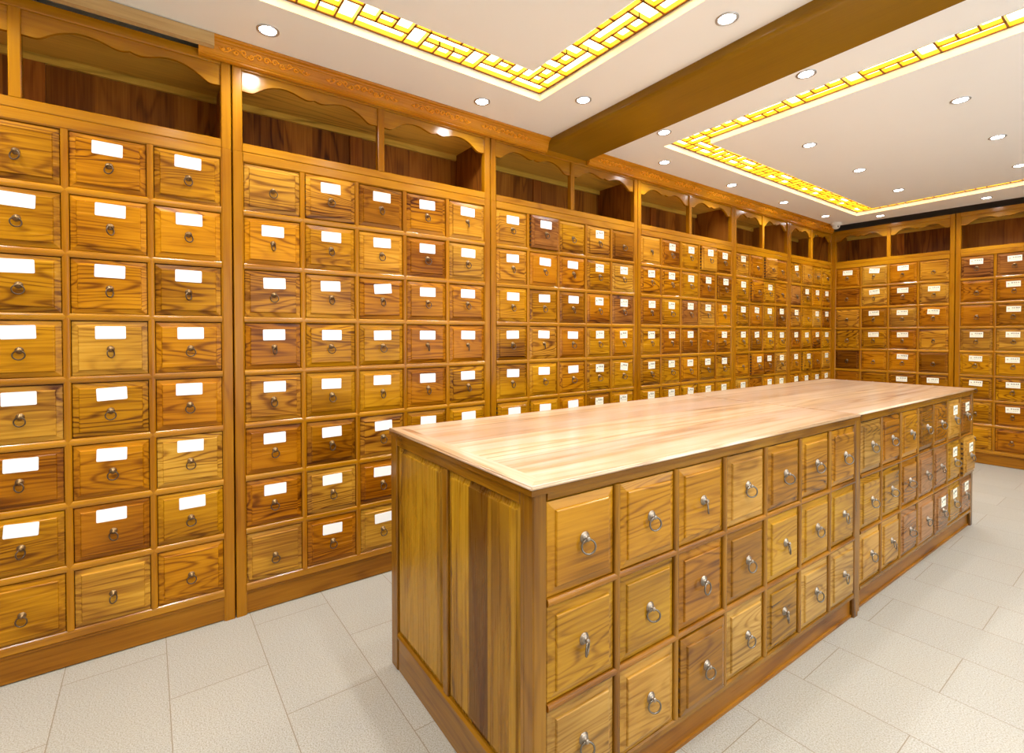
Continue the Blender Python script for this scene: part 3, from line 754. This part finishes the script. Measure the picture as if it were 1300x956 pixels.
# crown moulding with carving on the long wall
def crown(name, ya, yb, carve=True):
    b = MB()
    z0, z1 = 1.943*S, (H-.0005)*S; x = lambda v: v*S
    pr = [(-.0045/S, 1.943), (.014, 1.943), (.020, 1.946), (.020, 1.950), (.024, 1.953), (.0245, 1.956), (.027, 1.959), (.036, 1.992), (.040, 1.994), (.042, 1.998), (.050, 2.002), (.052, 2.006), (.052, H-.0005), (-.0045/S, H-.0005)]
    pr = [(max(a, -.0036) if a > 0 else -.0036, q) for a, q in pr]
    pr[0] = (.004, 1.943); pr[-1] = (.004, H-.0005)
    b.extrude(pr, ya, yb, lambda p_, q_, a: (p_*S, a*S, q_*S))
    o = struct(name, b, M['crown'])
    if carve:
        c = MB()
        def P(y, t, lift=.0):   # t 0..1 over the fascia height
            z = 1.961 + .030*t; xx = .0285 + (z-1.959)/.033*.009
            return ((xx+lift+.0008)*S, y*S, z*S)
        y = ya + .03
        per = .352
        while y + per < yb + .2:
            cy = y + per/2
            def spiral(c0, t0, r, turns, d, flip=1, th=.0042):
                if c0+r > yb-.01 or c0-r < ya+.01: return
                pts = []; rr = []
                n = 14
                for i in range(n+1):
                    a = turns*2*PI*i/n; q = r*(1 - .8*i/n)
                    pts.append(P(c0 + d*q*math.cos(a)*1.0, t0 + flip*q*math.sin(a)/.030)); rr.append(th*(1-.4*i/n))
                c.tube(pts, rr, 5)
            if cy < yb-.02:
                spiral(cy, .5, .011, 1.3, 1, 1, .0050)
            for d in (-1, 1):
                spiral(cy + d*.026, .55, .011, 1.2, d, 1); spiral(cy + d*.050, .42, .010, 1.3, d, -1)
                spiral(cy + d*.074, .58, .009, 1.2, d, 1); spiral(cy + d*.097, .45, .008, 1.2, d, -1)
                spiral(cy + d*.118, .55, .006, 1.1, d, 1); spiral(cy + d*.135, .48, .004, 1.0, d, -1)
                # stem
                pts = []
                for i in range(17):
                    yy = cy + d*(.012 + .135*i/16)
                    if ya+.01 < yy < yb-.01: pts.append(P(yy, .5 + .30*math.sin(i/16*PI*4)))
                if len(pts) > 3: c.tube(pts, .0026, 5)
            y += per
        build('carved_scrollwork', c, M['crown'], o, tone=(1.55, 1.6, 1.6))  # crown wood lightened here to paint in light on the carved relief
    return o
crown('trim_2', .145, 1.672)
crown('trim_3', 1.972, 5.165)
# raw pine plank standing in for the crown above the first cabinet
b = MB(); b.box(.030*S, -.86*S, 1.967*S, .054*S, .188*S, 2.0075*S)
o = build('wooden_plank', b, M['plank']); o['label'] = 'pale raw pine plank under the ceiling at top left, ending where the carved crown begins'; o['category'] = 'plank'

# ------------------------------------------------------------------ downlights
def dl_mesh():
    R = .044
    a = MB(); prof = [(R, 0), (R, -.003), (R-.006, -.005), (R-.011, -.003), (R-.013, .0)]
    seg = 28; v = []
    for r_, h in prof:
        for k in range(seg): v.append((r_*math.cos(2*PI*k/seg), r_*math.sin(2*PI*k/seg), h))
    f = [(i*seg+k, i*seg+(k+1) % seg, (i+1)*seg+(k+1) % seg, (i+1)*seg+k) for i in range(len(prof)-1) for k in range(seg)]
    a.add(v, f, None, True); rim = a.mesh('rim', M['metal'])
    c = MB(); c.lathe([(R-.0125, -.0005), (R-.0135, -.0025), (.001, -.0032)], seg, lambda x, y, h: (x, y, h), None, True)
    return rim, c.mesh('lens', M['led'])
RIM, LENS = dl_mesh()
def lamp(parent, loc, power):
    L = bpy.data.lights.new('downlight_lamp', 'SPOT'); L.energy = power; L.color = (0.92, .97, 1.0)
    L.spot_size = math.radians(150); L.spot_blend = .9; L.shadow_soft_size = .035
    o = bpy.data.objects.new('downlight_lamp', L); C.objects.link(o); o.location = loc
    if parent: o.parent = parent
    return o
PW = 23
seen = [(.172, .33, 'downlight in the ceiling edge above the second cabinet, nearest the camera'),
 (.169, 1.175, 'downlight in the ceiling edge, just left of the near lattice strip corner'),
 (.437, 1.519, 'downlight between the near lattice strip corner and the beam'),
 (1.10, 1.502, 'large looking downlight left of the beam near the top picture edge'),
 (1.097, 2.066, 'downlight right of the beam, beside its lower edge halfway along'),
 (.430, 2.085, 'downlight tight against the right side of the beam near its wall end'),
 (.166, 2.447, 'downlight left of the far lattice strip corner, above the long wall'),
 (.782, 2.85, 'leftmost and nearest downlight in the ceiling field framed by the far lattice strip'),
 (1.392, 2.831, 'largest downlight in the framed far ceiling field, nearest the top right'),
 (.782, 3.53, 'middle one of the left row of three downlights inside the far lattice strip'),
 (.781, 4.234, 'farthest downlight of the left row inside the far lattice strip'),
 (1.396, 3.513, 'second downlight of the right row inside the far lattice strip'),
 (1.379, 4.208, 'downlight inside the far lattice strip, cut by the right picture edge'),
 (1.095, 5.0, 'downlight in front of the far end wall, nearer the right picture edge'),
 (.433, 5.02, 'downlight in front of the far end wall, near the corner of the lattice strip'),
 (.158, 3.184, 'second downlight above the long wall right of the beam'),
 (.154, 3.92, 'third downlight above the long wall right of the beam'),
 (.154, 4.655, 'last downlight above the long wall, near the room corner')]
for x, y, lb in seen:
    t = thing('recessed_downlight', 'round ' + lb, 'downlight', (x*S, y*S, H*S), 0, 'round recessed ceiling downlights')
    obj('rim', RIM, t); obj('lens', LENS, t); lamp(t, (0, 0, -.012), PW*1.15 if y < 1.8 else PW)
for x, y in [(1.76, 1.5), (2.45, 1.5), (1.76, 2.06), (2.45, 2.06), (2.0, 2.83), (2.0, 3.51), (2.0, 4.2), (1.76, 5.0), (2.4, 5.0), (2.62, 2.45), (2.62, 3.2), (2.62, 3.9),
             (.17, -.5), (.17, -1.2), (.78, .8), (.78, .1), (.78, -.6), (1.39, .8), (1.39, .1), (1.39, -.6), (2.0, .8), (2.0, -.2), (2.62, .33), (2.62, 1.17), (2.62, -.5)]:
    lamp(None, (x*S, y*S, H*S-.012), PW*1.35 if y < 1.4 else PW)

# security dome camera in the corner
t = thing('ceiling_dome_camera', 'small white dome security camera under the ceiling in the far corner', 'security camera', (.10*S, 5.02*S, H*S))
a = MB(); a.lathe([(.052, 0), (.054, -.004), (.052, -.022), (.046, -.026)], 24, lambda x, y, h: (x, y, h)); build('base', a, M['cam'], t)
a = MB(); a.lathe([(.040, -.026), (.040, -.034), (.036, -.050), (.026, -.063), (.012, -.070), (.002, -.072)], 24, lambda x, y, h: (x, y, h)); build('dome', a, M['cam'], t)
a = MB(); a.lathe([(.011, 0), (.010, .004), (.002, .006)], 14, lambda x, y, h: (.030+h*.8, y - .028, -.048 + x - h*.4)); build('lens', a, M['lens_dark'], t)

# ------------------------------------------------------------------ camera
F, U0, V0 = 628.3406, 647.1844, 434.5603
yaw, pitch, roll = math.radians(-53.82672546706262), math.radians(-.8107738116270766), math.radians(-.059033170564232657)
fwd = Vector((math.sin(yaw)*math.cos(pitch), math.cos(yaw)*math.cos(pitch), math.sin(pitch)))
rt = Vector((math.cos(yaw), -math.sin(yaw), 0)); up = rt.cross(fwd)
r2 = rt*math.cos(roll) + up*math.sin(roll); u2 = -rt*math.sin(roll) + up*math.cos(roll)
cam = bpy.data.cameras.new('camera'); co = bpy.data.objects.new('camera', cam); C.objects.link(co)
mw = Matrix((( r2.x, u2.x, -fwd.x, 1.9775*S), (r2.y, u2.y, -fwd.y, 0), (r2.z, u2.z, -fwd.z, S), (0,0,0,1)))
co.matrix_world = mw
cam.sensor_width = 36; cam.sensor_fit = 'HORIZONTAL'; cam.lens = F/1300*36
cam.shift_x = (650-U0)/1300; cam.shift_y = -(478-V0)/1300; cam.clip_start = .02
sc.camera = co

w = bpy.data.worlds.new('world'); sc.world = w; w.use_nodes = True
w.node_tree.nodes['Background'].inputs[0].default_value = (.9, .85, .8, 1); w.node_tree.nodes['Background'].inputs[1].default_value = .2
vs = sc.view_settings; vs.view_transform = 'Standard'; vs.look = 'None'; vs.gamma = 1; vs.use_curve_mapping = False
vs.exposure = 0.2
